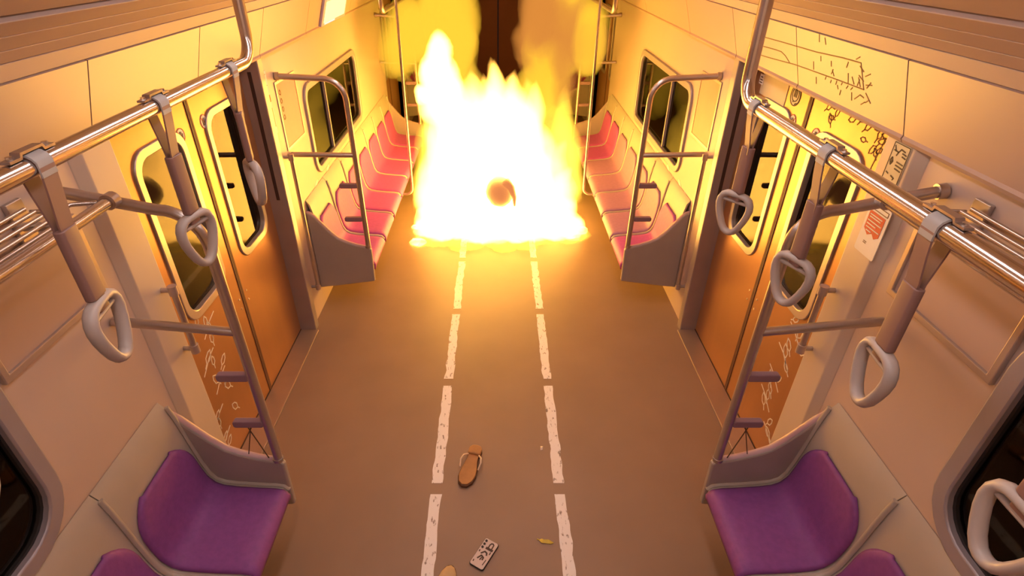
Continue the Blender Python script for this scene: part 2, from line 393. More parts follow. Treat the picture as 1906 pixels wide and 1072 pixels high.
def door(s, y0, y1, ym, near):
    global dn
    d = bpy.data.objects.new('door_%d' % dn, None); COL.objects.link(d); tag(d, kind='structure'); dn += 1
    for k, (a, b) in enumerate(((y0 - .06, ym - .014), (ym + .014, y1))):
        wa, wb = (2.075, 2.435) if k == 0 else (2.70, 3.055)
        if not near: wa, wb = wa - DM + ym, wb - DM + ym
        za, zb = .90, 1.665
        m = MB(); X0, X1 = s * DX, s * (DX + .035)
        m.box(X0, X1, a, wa, .012, 1.98); m.box(X0, X1, wb, b, .012, 1.98); m.box(X0, X1, wa, wb, .012, za); m.box(X0, X1, wa, wb, zb, 1.98)
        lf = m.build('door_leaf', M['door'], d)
        r = MB(); r.ring(rr(wa - .028, wb + .028, za - .028, zb + .028, .10), rr(wa + .012, wb - .012, za + .012, zb - .012, .075), 'x', s * (DX - .010), s * (DX + .02))
        r.build('window_rim', M['rim'], lf, smooth=40, bevel=.004)
        g = MB(); g.box(s * (DX + .016), s * (DX + .022), wa - .003, wb + .003, za - .003, zb + .003); g.build('glass_pane', M['glass'], lf)
        # rubber edge where the leaves meet
        e_ = MB()
        if k == 0: e_.box(s * (DX - .004), s * (DX + .03), ym - .015, ym - .001, .012, 1.98)
        else: e_.box(s * (DX - .004), s * (DX + .03), ym + .001, ym + .015, .012, 1.98)
        e_.build('rubber_edge', M['rubber'], lf)
        if near:
            yc = ym + (-.115 if k == 0 else .115); zc = 1.652
            # round no-touching sticker: white disc, red ring, hand strokes
            st = MB(); st.prism(circ(yc, zc, .034)[:-1], 'x', s * DX, s * (DX - .0015)); q = st.build('warning_sticker', M['white'], lf)
            q['label'] = 'round white sticker with a red ring and a barred hand'
            decal(lf, 'sticker_ring', M['red'], [circ(yc, zc, .032), [(yc - .022, zc + .022), (yc + .022, zc - .022)]], s, DX - .0015, .004)
            decal(lf, 'sticker_hand', M['ink'], [[(yc - .012, zc - .016), (yc - .014, zc + .012)], [(yc - .004, zc - .016), (yc - .004, zc + .018)], [(yc + .005, zc - .016), (yc + .006, zc + .016)], [(yc + .012, zc - .012), (yc + .016, zc + .006)]], s, DX - .002, .0045)
            for bz in (.72, .66):
                b_ = MB(); b_.prism(circ(ym + (-.05 if k == 0 else .05), bz, .006, 8)[:-1], 'x', s * DX, s * (DX - .004)); b_.build('door_bolt', M['bolt'], lf)
            if k == 0:
                # white leaf branches on the lower half
                L_ = []
                rnd = random.Random(5 + s)
                stem = [(1.90 + .03 * math.sin(z * 9), z) for z in [.10 + .05 * i for i in range(16)]]
                L_.append(stem[2:9])
                for i in range(15):
                    y_, z_ = 1.94 + rnd.uniform(0, .27), .13 + i * .051
                    L_.append(leaf_strokes(y_, z_, rnd.uniform(.4, 2.6), rnd.uniform(.05, .075)))
                    if i % 3 == 1: L_.append([(y_ - .05, z_ - .04), (y_ + .03, z_ + .01), (y_ + .09, z_ + .03)])
                decal(lf, 'leaf_decal', M['leafwhite'], L_, s, DX, .006)
            if s > 0 and k == 0:
                L_ = []
                rnd = random.Random(11)
                for i in range(26):
                    L_.append(leaf_strokes(rnd.uniform(1.93, 2.48), rnd.uniform(1.70, 1.86), rnd.uniform(-1, 2.5), rnd.uniform(.035, .06)))
                L_.append([(2.44, 1.80), (2.37, 1.79), (2.31, 1.83), (2.24, 1.82)]); L_.append([(1.98, 1.56), (2.02, 1.66), (2.0, 1.78)])
                decal(lf, 'leaf_decal', M['inkbrown'], L_, s, DX, .005)
            if s > 0 and k == 1:
                yc, zc = 2.715, 1.765
                sq = MB(); sq.prism(circ(yc, zc, .048)[:-1], 'x', s * DX, s * (DX - .0015)); q = sq.build('round_emblem', M['cream'], lf)
                decal(lf, 'emblem_marks', M['ink'], [circ(yc, zc, .046), circ(yc, zc + .006, .032), [(yc - .012, zc + .026), (yc - .012, zc - .006)], [(yc, zc + .028), (yc, zc - .006)], [(yc + .012, zc + .026), (yc + .012, zc - .006)],
                      [(yc - .012, zc + .026), (yc + .012, zc + .026)], [(yc - .028, zc - .03), (yc - .01, zc - .038)], [(yc + .004, zc - .028), (yc + .012, zc - .03)]], s, DX - .0015, .005)
                nt_ = MB(); nt_.box(s * DX, s * (DX - .003), 2.80, 3.10, 1.69, 1.82); q = nt_.build('yellow_notice', M['cream'], lf); q['label'] = 'yellowish notice plate at the top of the right door'
                nt_ = MB(); nt_.box(s * (DX - .003), s * (DX - .0045), 2.80, 2.98, 1.805, 1.84); nt_.build('notice_bar', M['ink'], lf)
                nt_ = MB(); nt_.box(s * (DX - .003), s * (DX - .0045), 3.08, 3.13, 1.735, 1.785); nt_.build('notice_label', M['white'], lf)
                decal(lf, 'notice_lines', M['ink'], [[(3.09, 1.745), (3.12, 1.745)], [(3.09, 1.758), (3.12, 1.758)], [(3.095, 1.772), (3.115, 1.772)]], s, DX - .0045, .005)
    # steel jamb at the far side of the doorway, with a slot
    j = MB(); j.prism([(s * 1.318, y1), (s * 1.47, y1), (s * 1.47, y1 + .07), (s * 1.318, y1 + .07)], 'z', 0, HB + .01)
    jm = j.build('door_jamb', M['jamb'], d, bevel=.006)
    j = MB(); j.box(s * 1.365, s * 1.385, y1 - .002, y1 + .004, 1.02, 1.78); j.build('jamb_slot', M['gap'], jm)
    j = MB(); j.box(s * 1.30, s * 1.47, y0 - .02, y1, .0005, .012); j.build('door_sill', M['sill'], d, bevel=.003)
    j = MB(); j.box(s * 1.425, s * 1.431, y0, y1, .0115, .016); j.build('sill_groove', M['gap'], d)
    return d
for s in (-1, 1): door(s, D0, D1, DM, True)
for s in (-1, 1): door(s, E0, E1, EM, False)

# ================================================================== BENCHES
PROF = [(.960, .270), (.942, .300), (.938, .325), (.952, .345), (.985, .352), (1.06, .357), (1.15, .366), (1.205, .377), (1.240, .398), (1.262, .440), (1.277, .51), (1.290, .60), (1.301, .69), (1.312, .765), (1.325, .825), (1.347, .855)]
def offset_prof(d):
    out = []
    for i, p in enumerate(PROF):
        a = PROF[max(0, i - 1)]; b = PROF[min(len(PROF) - 1, i + 1)]
        t = Vector((b[0] - a[0], b[1] - a[1])).normalized(); n = Vector((-t.y, t.x))
        out.append((p[0] + n.x * d, p[1] + n.y * d))
    return out
def side_panel(s, y):
    m = MB()
    poly = [(s * .93, .215), (s * .925, .485), (s * .94, .495), (s * 1.033, .518), (s * 1.105, .545), (s * 1.157, .572), (s * 1.21, .628), (s * 1.258, .690), (s * 1.299, .745), (s * 1.33, .772), (s * 1.349, .778), (s * 1.349, .16), (s * 1.25, .17)]
    m.prism(poly, 'y', y - .015, y + .015)
    t = MB(); t.tube([(p[0], y + .004, p[1] + .001) for p in poly[2:11]], .007, 6, squash=(2.0, .8))
    return m, t
def bench(s, y_start, n, pitch, panel_y, cloth, label, panel_far=None, second=None):
    b = thing('bench', label, 'bench', (0, 0, 0), 'benches along the car walls')
    for py in ([panel_y] + ([panel_far] if panel_far else [])):
        m, t = side_panel(s, py)
        sp = m.build('side_panel', M['panel'], b, bevel=.008)
        t.build('edge_trim', M['trim'], sp, smooth=40)
    back = [(min(p[0], 1.3495), p[1]) for p in offset_prof(-.012)]
    CU = offset_prof(.010)
    for k in range(n):
        a = y_start + k * pitch; c = a + pitch
        sh = MB(); poly = [(s * p[0], p[1]) for p in PROF] + [(s * p[0], p[1]) for p in back[::-1]]
        sh.prism(poly, 'y', a + .002, c - .002)
        shell = sh.build('seat_shell', M['shell'], b, smooth=35)
        # divider ridge on the joint
        rd = MB(); rd.tube([(s * p[0], c - .0, p[1]) for p in offset_prof(.004)[2:-1]], .011, 6, squash=(1, .8)); rd.build('seat_ridge', M['shell'], b, smooth=60)
        # upholstered pad following the shell, its top corners rounded
        cu = MB(); V = []; F = []; rows = list(range(1, 13)); nc = 10
        # subdivide rows for a smooth outline
        pts = []
        for i in rows:
            pts.append(CU[i])
            if i < rows[-1]:
                for q in ((.5,) if i < 9 else (.25, .5, .75)):
                    pts.append((CU[i][0] * (1 - q) + CU[i + 1][0] * q, CU[i][1] * (1 - q) + CU[i + 1][1] * q))
        R = len(pts)
        for i, p in enumerate(pts):
            u = i / (R - 1)
            half = pitch / 2 - .024
            z = p[1]
            if z > .50: half -= (max(0, z - .50) / .21) ** 3.2 * .12
            base = (CU[1][0], CU[1][1])
            for j in range(nc + 1):
                q = -1 + 2 * j / nc
                q2 = math.copysign(1 - (1 - abs(q)) ** 1.6, q) if abs(q) > .0 else 0
                edge = 1 - abs(q2) ** 6
                dip = -.012 * edge
                if i in (0, R - 1): dip = 0.010
                sx = p[0] + (.010 if abs(q2) > .99 else 0) * (1 if z > .42 else 0)
                sz = p[1] - (.010 if abs(q2) > .99 else 0) * (1 if z <= .42 else 0)
                V.append((s * sx, a + pitch / 2 + q2 * half, sz))
        for i in range(R - 1):
            for j in range(nc):
                F.append((i * (nc + 1) + j, i * (nc + 1) + j + 1, (i + 1) * (nc + 1) + j + 1, (i + 1) * (nc + 1) + j))
        cu.add(V, F)
        pd = cu.build('seat_pad', cloth if not (second and k in second[0]) else second[1], b, smooth=60)
        so = pd.modifiers.new('thickness', 'SOLIDIFY'); so.thickness = .012; so.offset = -1 if s < 0 else 1; so.use_even_offset = False
        so.offset = 0
    return b
bench(-1, .295, 3, .43, 1.60, M['purple'], 'purple seats with beige shells in the near left corner of the car')
bench(1, .295, 3, .43, 1.60, M['purple'], 'purple seats with beige shells in the near right corner of the car')
bench(-1, 3.56, 7, .447, 3.54, M['pink'], 'long row of pink seats along the left wall beside the fire', 6.71)
M['pinkdull'] = mat('seat_fabric_dull_mauve', (.36, .18, .34), .5, noise_amt=.10, scale=40)
bench(1, 3.56, 7, .447, 3.54, M['pink'], 'long row of pink and mauve seats along the right wall beside the fire', 6.71, ((1, 2, 3, 4), M['pinkdull']))
bench(-1, 8.32, 5, .447, 8.29, M['pink'], 'row of pink seats on the left side behind the fire, past the far doors')
bench(1, 8.32, 5, .447, 8.29, M['pink'], 'row of pink seats on the right side behind the fire, past the far doors')

# ================================================================== PARTITION FRAMES (pole, bars, bumpers at each bench end)
def partition(s, y, label, wires, zt=1.675):
    dy, dz = (.05, .085) if y < 2 else (.06, .025)
    t = thing('partition_frame', label, 'railing', (0, 0, 0), 'steel partition frames at the bench ends')
    r = .0185; cx = s * (.955 + .13)
    pts = [(s * .947, y, .497)] + [(s * .955, y, zt - .13)] + [tuple(p) for p in arc((cx, y, zt - .13), (-s * .13, 0, 0), (0, 0, .13), 7)][1:] + [(s * 1.345, y - dy, zt + dz)]
    m = MB(); m.tube(pts, r, 12); pole = m.build('pole', M['steel2'], t, smooth=50)
    m = MB(); m.tube([(s * 1.349, y - dy, zt + dz), (s * 1.325, y - dy * .95, zt + dz * .95)], .024, 14); m.build('wall_flange', M['steel2'], pole, smooth=40)
    m = MB(); m.tube([(s * .955, y, 1.19), (s * 1.345, y - dy, 1.19 + dz)], .017, 12); m.build('middle_bar', M['steel2'], t, smooth=50)
    m = MB(); m.tube([(s * .949, y, .498), (s * .949, y, .515)], .022, 12); m.build('pole_foot', M['steel2'], t, smooth=40)
    for z in (.975, .725):
        m = MB(); m.prism(rr(s * .96 if s > 0 else s * 1.085, s * 1.085 if s > 0 else s * .96, z - .017, z + .017, .012, 4), 'y', y - .014, y + .014)
        m.build('bumper', M['pad'], t, bevel=.004)
    if wires:
        m = MB(); m.tube([(s * 1.02, y, .706), (s * 1.075, y, .515)], .0022, 5); m.tube([(s * 1.035, y, .706), (s * .985, y, .50)], .0026, 5)
        m.build('crossed_wires', M['ink'], t)
    return t
partition(-1, 1.60, 'steel pole frame at the end of the near left seats, with mauve bumpers', True)
partition(1, 1.60, 'steel pole frame at the end of the near right seats, with mauve bumpers', True)
partition(-1, 3.54, 'steel pole frame at the door end of the long left bench', False)
partition(1, 3.54, 'steel pole frame at the door end of the long right bench', False)
partition(-1, 6.71, 'steel pole frame behind the fire at the far end of the long left bench', False)
partition(1, 6.71, 'steel pole frame behind the fire at the far end of the long right bench', False)

# grab poles in the middle of the long benches
for s in (-1, 1):
    t = thing('bench_pole', 'thin curved pole rising from the front of the long %s bench' % SIDE[s], 'pole', (0, 0, 0))
    m = MB(); pts = [(s * .936, 5.0, .30), (s * .89, 5.0, .30)] + [tuple(p) for p in arc((s * .89, 5.0, .36), (0, 0, -.06), (-s * .06, 0, 0), 5)][1:] + [(s * .83, 5.0, 1.4), (s * .83, 5.0, 2.42)]
    m.tube(pts, .012, 10); m.build('pole', M['steel2'], t, smooth=50)
    m = MB(); m.tube([(s * .939, 5.0, .30), (s * .926, 5.0, .30)], .022, 10); m.build('foot', M['steel2'], t, smooth=40)

# vertical grab bars on the doorway edges
def grab_bar(s, y, x, z0, z1, label):
    t = thing('grab_bar', label, 'grab bar', (0, 0, 0), 'grab bars beside the doors')
    m = MB(); xo = x - .045
    m.tube([(s * xo, y, z0), (s * xo, y, z1)], .013, 10); m.build('bar', M['steel2'], t, smooth=50)
    for z in (z0 + .012, z1 - .012):
        m = MB(); m.tube([(s * xo, y, z), (s * (x + .002), y, z)], .011, 8); m.build('standoff', M['rim'], t, smooth=50)
        m = MB(); m.tube([(s * xo, y, z - .02), (s * xo, y, z + .02)], .018, 12); m.build('end_collar', M['rim'], t, smooth=50)
for s in (-1, 1):
    grab_bar(s, 1.815, 1.325, .93, 1.245, 'vertical grab bar on the cream pillar beside the near %s door' % SIDE[s])
    grab_bar(s, 3.36, 1.351, .26, 1.25, 'thin vertical grab bar between the %s door and the long bench' % SIDE[s])

# luggage racks above the near windows
for s in (-1, 1):
    t = thing('luggage_rack', 'steel tube luggage rack above the near %s seats' % SIDE[s], 'rack', (0, 0, 0), 'luggage racks')
    y1 = 1.56
    m = MB(); m.tube([(s * 1.185, Y0, 1.725), (s * 1.185, y1, 1.725)], .017, 12); m.build('front_tube', M['steel'], t, smooth=50)
    m = MB(); m.tube([(s * 1.185, y1 - .02, 1.725), (s * 1.185, y1 + .012, 1.725)], .025, 14); m.build('end_cap', M['rim'], t, smooth=40)
    for i, x in enumerate((1.215, 1.24, 1.265, 1.29, 1.315)):
        m = MB(); m.tube([(s * x, Y0, 1.735 + i * .008), (s * x, 1.40, 1.735 + i * .008)], .0065, 8); m.build('rack_tube', M['steel'], t, smooth=50)
    m = MB(); m.box(s * 1.19, s * 1.349, 1.385, 1.415, 1.705, 1.722); m.box(s * 1.335, s * 1.349, 1.37, 1.43, 1.66, 1.79); m.build('rack_bracket', M['steel2'], t, bevel=.003)
    m = MB(); m.tube([(s * 1.20, 1.52, 1.735), (s * 1.25, 1.48, 1.745), (s * 1.25, 1.44, 1.745), (s * 1.32, 1.42, 1.75)], .007, 8); m.build('rack_hook', M['steel'], t, smooth=50)

# ================================================================== OVERHEAD RAILS
def rail(s, x, z, y0, y1, r, label):
    t = thing('overhead_rail', label, 'handrail', (0, 0, 0))
    R = .085
    pts = [(s * x, y0, z), (s * x, (y0 + y1) / 2, z)] + [tuple(p) for p in arc((s * x, y1, z + R), (0, 0, -R), (0, R, 0), 8)] + [(s * x, y1 + R, 2.46)]
    m = MB(); m.tube(pts, r, 18); m.build('rail', M['steel'], t, smooth=50)
    m = MB(); m.tube([(s * x, y1 + R, 2.40), (s * x, y1 + R, 2.45)], r * 1.6, 16); m.build('ceiling_flange', M['steel2'], t, smooth=40)
    # slim second pipe carried under the rail
    m = MB(); pts2 = [(s * (x + .004), y0, z - r * 1.75), (s * (x + .004), y1 - .01, z - r * 1.75)]
    return t
RZ = {-1: 2.03, 1: 1.905}; RR = {-1: .020, 1: .023}
rail(-1, .90, RZ[-1], Y0, 2.05, RR[-1], 'polished overhead handrail on the left that carries the hanging rings')
rail(1, .90, RZ[1], Y0, 1.98, RR[1], 'polished overhead handrail on the right, hanging lower than the left one')
for s in (-1, 1):
    t = thing('overhead_rail', 'far overhead handrail on the %s above the burning seats' % SIDE[s], 'handrail', (0, 0, 0))
    m = MB(); pts = [(s * .90, 4.72, 2.46)] + [tuple(p) for p in arc((s * .90, 4.80, 2.0), (0, -.08, 0), (0, 0, -.08), 6)] + [(s * .90, 7.0, 1.92)]
    m.tube(pts, .018, 10); m.build('rail', M['steel2'], t, smooth=50)

# ================================================================== HANGING STRAPS
def ring_outline():
    half = [(0.0, 0.0), (.020, .000), (.038, -.003), (.052, -.012), (.060, -.028), (.062, -.048), (.057, -.074), (.047, -.102), (.034, -.130), (.020, -.148), (.008, -.154), (0, -.155)]
    pts = half + [(-a, b) for a, b in half[-2:0:-1]]
    return pts
def strap(s, r):
    t = thing('hanging_strap', '', 'strap', (0, 0, 0), 'hanging grab straps')
    # band: loop over the rail, both tails meet in the sleeve
    path = [(-.006, -.16), (-.007, -.125), (-r * .85, -.055), (-r - .003, -.004)]
    up = [(-(r + .003) * math.cos(a), (r + .003) * math.sin(a)) for a in [PI * i / 8 for i in range(1, 8)]]
    path = path + up + [(r + .003, -.004), (r * .85, -.055), (.007, -.125), (.006, -.16)]
    m = MB(); th = .0022
    outer = []; inner = []
    for i, p in enumerate(path):
        a = path[max(0, i - 1)]; b = path[min(len(path) - 1, i + 1)]
        d = Vector((b[0] - a[0], b[1] - a[1])).normalized(); n = Vector((-d.y, d.x)) * th
        outer.append((p[0] + n.x, p[1] + n.y)); inner.append((p[0] - n.x, p[1] - n.y))
    m.prism(outer + inner[::-1], 'y', -.020, .020); m.build('band', M['sleeve'], t, smooth=40)
    m = MB(); q = [(x * 1.16, z * 1.16) for x, z in up]; q2 = [(x * .98, z * .98) for x, z in up]; m.prism([(q[0][0], -.02)] + q + [(q[-1][0], -.02), (q2[-1][0], -.02)] + q2[::-1] + [(q2[0][0], -.02)], 'y', -.0205, .0205); m.build('loop_lit_top', M['band'], t, smooth=40)  # top of the same brown band, its lit look painted as paler grey
    m = MB(); m.prism(rr(-.0115, .0115, -.027, .027, .008, 4), 'z', -.305, -.135); m.build('sleeve', M['sleeve'], t, smooth=40, bevel=.002)
    m = MB(); m.prism(rr(-.009, .009, -.021, .021, .006, 3), 'z', -.338, -.300); m.build('strap_end', M['sleeve'], t, smooth=40)
    rg = MB(); z0 = -.318
    rg.tube([(0, a, z0 + b) for a, b in ring_outline()], .0165, 12, closed=True, squash=(1.0, .75))
    ring = rg.build('ring', M['ring'], t, smooth=60)
    m = MB(); m.tube([(0, -.058, z0 - .028), (0, .058, z0 - .028)], .007, 8); m.build('crossbar', M['ring'], ring, smooth=60)
    # bracket that holds the strap in place on the rail
    br = MB(); zt = r + .009
    prof = [(-.060, r + .001), (-.030, r + .001), (-.026, zt), (.026, zt), (.030, r + .001), (.060, r + .001), (.060, r + .006), (.034, r + .006), (.030, zt + .005), (-.030, zt + .005), (-.034, r + .006), (-.060, r + .006)]
    br.prism(prof, 'x', -.010, .010); bk = br.build('rail_bracket', M['steel2'], t)
    m = MB()
    for yy in (-.047, .047): m.tube([(0, yy, r + .005), (0, yy, r + .012)], .006, 8)
    m.build('bracket_bolt', M['bolt'], bk)
    return t
protoL = strap(-1, RR[-1]); protoR = strap(1, RR[1])
specs = [(-1, 1.025, 10, 'nearest whole hanging strap on the left rail, in front of the luggage rack'), (-1, 1.476, -14, 'middle hanging strap on the left rail, over the partition bar'),
         (-1, 1.93, 40, 'farthest hanging strap on the left rail, by its bend at the door'), (-1, .595, 0, 'hanging ring cut off by the left edge, over the dark near window'),
         (1, 1.003, -6, 'nearest whole hanging strap on the right rail, over the grey framed panel'), (1, 1.44, 24, 'middle hanging strap on the right rail, in front of the red notice'),
         (1, 1.93, 38, 'farthest hanging strap on the right rail, by its bend at the door'), (1, .585, 0, 'hanging ring over the dark near right window at the lower right corner')]
seen_s = set()
for (s, y, tw, lab) in specs:
    p = protoL if s < 0 else protoR
    if s in seen_s: o = copy_tree(p)
    else: o = p; seen_s.add(s)
    o.location = (s * .90, y, RZ[s]); o['label'] = lab
    for ch in o.children:
        if ch.name.split('.')[0] == 'ring': ch.rotation_euler.z = math.radians(tw)
        if ch.name.split('.')[0] in ('sleeve', 'strap_end'): ch.rotation_euler.z = math.radians(tw * .45)

# ================================================================== WALL FURNISHINGS
for s in (-1, 1):
    t = thing('framed_panel', 'grey framed empty advert panel on the near %s wall above the seats' % SIDE[s], 'picture frame', (0, 0, 0), 'framed panels')
    y0, y1, z0, z1 = 1.115, 1.585, 1.375, 1.67
    f = MB(); f.ring([(y0, z0), (y1, z0), (y1, z1), (y0, z1)], [(y0 + .022, z0 + .022), (y1 - .022, z0 + .022), (y1 - .022, z1 - .022), (y0 + .022, z1 - .022)], 'x', s * WX, s * (WX - .016))
    f.build('frame', M['rim'], t, bevel=.003)
    f = MB(); f.box(s * WX, s * (WX - .006), y0 + .02, y1 - .02, z0 + .02, z1 - .02); f.build('panel_sheet', M['header'], t)
# instruction card and red warning notice on the right pillar
PXR = 1.325
def px_lines(parent, name, m, lines, s, x, wd): return decal(parent, name, m, lines, s, x, wd)
t = thing('instruction_card', 'cream instruction card with small diagrams high on the right pillar', 'sign', (0, 0, 0))
f = MB(); f.prism(rr(1.715, 1.80, 1.70, 1.835, .004, 2), 'x', PXR, PXR - .003); f.build('card', M['cream'], t)
px_lines(t, 'card_border', M['ink'], [[(1.718, 1.703), (1.797, 1.703), (1.797, 1.832), (1.718, 1.832), (1.718, 1.703)]], 1, PXR - .003, .0022)
px_lines(t, 'card_diagrams', M['ink'], [[(1.79, 1.822), (1.778, 1.806)], [(1.788, 1.808), (1.765, 1.806), (1.756, 1.818), (1.735, 1.815)], [(1.765, 1.806), (1.770, 1.794)], [(1.745, 1.808), (1.725, 1.806)], [(1.742, 1.798), (1.724, 1.796)],
         [(1.784, 1.784), (1.776, 1.772), (1.782, 1.760), (1.790, 1.772), (1.784, 1.784)], [(1.782, 1.775), (1.782, 1.765)],
         [(1.757, 1.776), (1.724, 1.774)], [(1.757, 1.765), (1.722, 1.763)], [(1.755, 1.754), (1.726, 1.752)], [(1.788, 1.733), (1.776, 1.730)], [(1.760, 1.728), (1.742, 1.724), (1.746, 1.718)]], 1, PXR - .003, .0042)
t = thing('warning_notice', 'white notice with a red block of print on the right pillar, under the rail', 'sign', (0, 0, 0))
f = MB(); f.prism(rr(1.685, 1.80, 1.435, 1.625, .008, 3), 'x', PXR, PXR - .003); f.build('plate', M['white'], t)
f = MB(); f.prism([(1.700, 1.592), (1.787, 1.592), (1.787, 1.525), (1.760, 1.507), (1.737, 1.520), (1.720, 1.507), (1.700, 1.52)], 'x', PXR - .003, PXR - .0042); f.build('red_block', M['red'], t)
px_lines(t, 'print_lines', M['white'], [[(1.778, 1.581), (1.712, 1.581)], [(1.776, 1.572), (1.716, 1.572)], [(1.780, 1.558), (1.706, 1.558)], [(1.780, 1.546), (1.730, 1.546)], [(1.778, 1.534), (1.706, 1.534)], [(1.772, 1.522), (1.745, 1.522)]], 1, PXR - .0042, .0036)
px_lines(t, 'frame_line', M['inkbrown'], [[(1.695, 1.60), (1.792, 1.60), (1.792, 1.615), (1.695, 1.615), (1.695, 1.60)], [(1.765, 1.482), (1.748, 1.482)], [(1.765, 1.476), (1.75, 1.476)]], 1, PXR - .003, .0025)
# route map on the right header
t = thing('route_map', 'printed line diagram map on the right header above the near doors', 'map', (0, 0, 0))
def hpt(y, v, off, s=1):
    x, z = 1.315 - .075 * v, HB + .022 + .228 * v
    return (s * (x - .95 * off), y, z - .312 * off)
def hdr_strokes(parent, name, m, lines, off, wd, s=1):
    d = MB()
    for ln in lines:
        for q in strip_poly([(a, b * .24) for a, b in ln], wd):
            A = [hpt(a, b / .24, off, s) for a, b in q]; B = [hpt(a, b / .24, off + .0012, s) for a, b in q]
            d.add(A + B, [(0, 1, 2, 3), (7, 6, 5, 4), (0, 4, 5, 1), (1, 5, 6, 2), (2, 6, 7, 3), (3, 7, 4, 0)])
    o = d.build(name, m, parent); return o
hdr_strokes(t, 'map_line', M['inkbrown'], [[(2.96, .61), (2.65, .66), (2.334, .70), (2.134, .755), (2.019, .77), (1.998, .40), (2.17, .385), (2.53, .34), (2.80, .26), (3.01, .21)],
            [(2.90, .43), (2.72, .47), (2.66, .475), (2.62, .43), (2.58, .335)]], 0, .0042)
rnd = random.Random(3); T = []
for y, v, dy, dv in ((2.31, .88, .0, .12), (2.26, .87, .006, .10), (2.22, .64, 0, -.08), (2.30, .66, 0, -.08), (2.10, .72, .01, -.09), (2.05, .80, -.02, .05), (2.36, .395, 0, .13), (2.20, .42, .01, .09), (2.22, .44, -.012, .08),
                     (2.10, .40, 0, .15), (2.06, .42, .012, .10), (2.04, .42, -.012, .10), (2.02, .42, .01, .13), (2.0, .52, .025, .06), (1.99, .60, -.025, .06), (2.0, .66, .02, .06), (1.985, .48, -.03, .03), (1.98, .44, -.02, .10),
                     (1.985, .36, -.025, -.12), (2.02, .30, .03, -.10), (2.02, .30, -.02, -.02), (1.99, .22, .02, -.06), (1.985, .22, -.015, .05), (2.075, .28, 0, -.12), (2.34, .28, 0, -.11), (2.15, .24, .008, -.08), (2.17, .24, .004, .06),
                     (2.26, .36, .006, -.05), (2.22, .34, .006, -.05), (2.18, .36, .006, -.06), (2.14, .37, .006, -.04), (2.10, .36, .01, -.05), (2.07, .36, .01, -.04)):
    T.append([(y, v), (y + dy * 1.2, v + dv)])
hdr_strokes(t, 'map_marks', M['inkbrown'], T, 0, .0042)['kind'] = 'stuff'
# left far wall: notice strip with a red icon, pink poster
t = thing('notice_strip', 'narrow white notice with a red icon on the left wall past the door', 'sign', (0, 0, 0))
f = MB(); f.box(-WX, -WX + .003, 3.275, 3.345, 1.40, 1.76); f.build('plate', M['white'], t)
f = MB(); f.box(-WX + .003, -WX + .004, 3.28, 3.34, 1.585, 1.625); f.build('red_icon', M['red'], t)
f = MB(); f.box(-WX + .004, -WX + .005, 3.30, 3.32, 1.598, 1.612); f.build('icon_mark', M['white'], t)
px_lines(t, 'print_lines', M['inkbrown'], [[(3.29, 1.74 - i * .02), (3.33 - (i % 3) * .008, 1.74 - i * .02)] for i in range(6)], -1, WX - .003, .005)
f = MB(); f.box(-WX + .003, -WX + .004, 3.285, 3.335, 1.44, 1.55); f.build('orange_block', mat('orange_print', (.70, .25, .08), .5), t)
for s in (-1, 1):
    t = thing('poster', ('pink poster on the left wall between the notice and the window' if s < 0 else 'pinkish orange poster on the right wall between the door and the window'), 'poster', (0, 0, 0))
    f = MB(); f.box(s * WX, s * (WX - .003), 3.45, 3.80, 1.26, 1.66); f.build('sheet', M['pinkposter'] if s < 0 else mat('peach_poster', (.62, .33, .20), .45), t)
    f = MB(); f.ring([(3.44, 1.25), (3.81, 1.25), (3.81, 1.67), (3.44, 1.67)], [(3.455, 1.265), (3.795, 1.265), (3.795, 1.655), (3.455, 1.655)], 'x', s * WX, s * (WX - .006)); f.build('edge', M['rim'], t)
    if s < 0:
        px_lines(t, 'print_lines', M['inkbrown'], [circ(3.50, 1.60 - .05 * i, .014, 8) for i in range(4)], s, WX - .003, .006)
# white flower prints on the bench backs near the door
for s in (-1, 1):
    t = thing('wall_decal', 'pale yellow leaf print on the %s wall strip above the long bench' % SIDE[s], 'decal', (0, 0, 0))
    for i in range(7):
        d_ = MB(); y, z = 3.68 + i * .16, .83 + .03 * (i % 2)
        lf = [(y + math.cos(a) * .05 * (1 if math.cos(a) > 0 else .7), z + math.sin(a) * .022 + math.cos(a) * .02) for a in [2 * PI * q / 10 for q in range(10)]]
        d_.prism(lf, 'x', s * WX, s * (WX - .002)); d_.build('leaf_print', M['leafwhite'], t)
# lit display on the left header
t = thing('display_screen', 'lit information screen with a lavender border on the left header', 'screen', (0, 0, 0))
def hdr_plate(y0, y1, v0, v1, o0, o1, sd):
    d = MB(); A = [hpt(y, v, o0, sd) for y, v in ((y0, v0), (y1, v0), (y1, v1), (y0, v1))]; B = [hpt(y, v, o1, sd) for y, v in ((y0, v0), (y1, v0), (y1, v1), (y0, v1))]
    return d.add(A + B, [(0, 1, 2, 3), (7, 6, 5, 4), (0, 4, 5, 1), (1, 5, 6, 2), (2, 6, 7, 3), (3, 7, 4, 0)])
hdr_plate(4.42, 5.15, -.02, .90, 0, .02, -1).build('casing', M['lavender'], t, bevel=.004)
hdr_plate(4.47, 5.10, .08, .70, .02, .0215, -1).build('screen', M['lcd'], t)
hdr_plate(4.47, 5.10, .74, .86, .02, .0215, -1).build('title_bar', M['lcdbar'], t)
hdr_plate(4.50, 4.80, .02, .06, .02, .0215, -1).build('caption_line', M['lcdbar'], t)

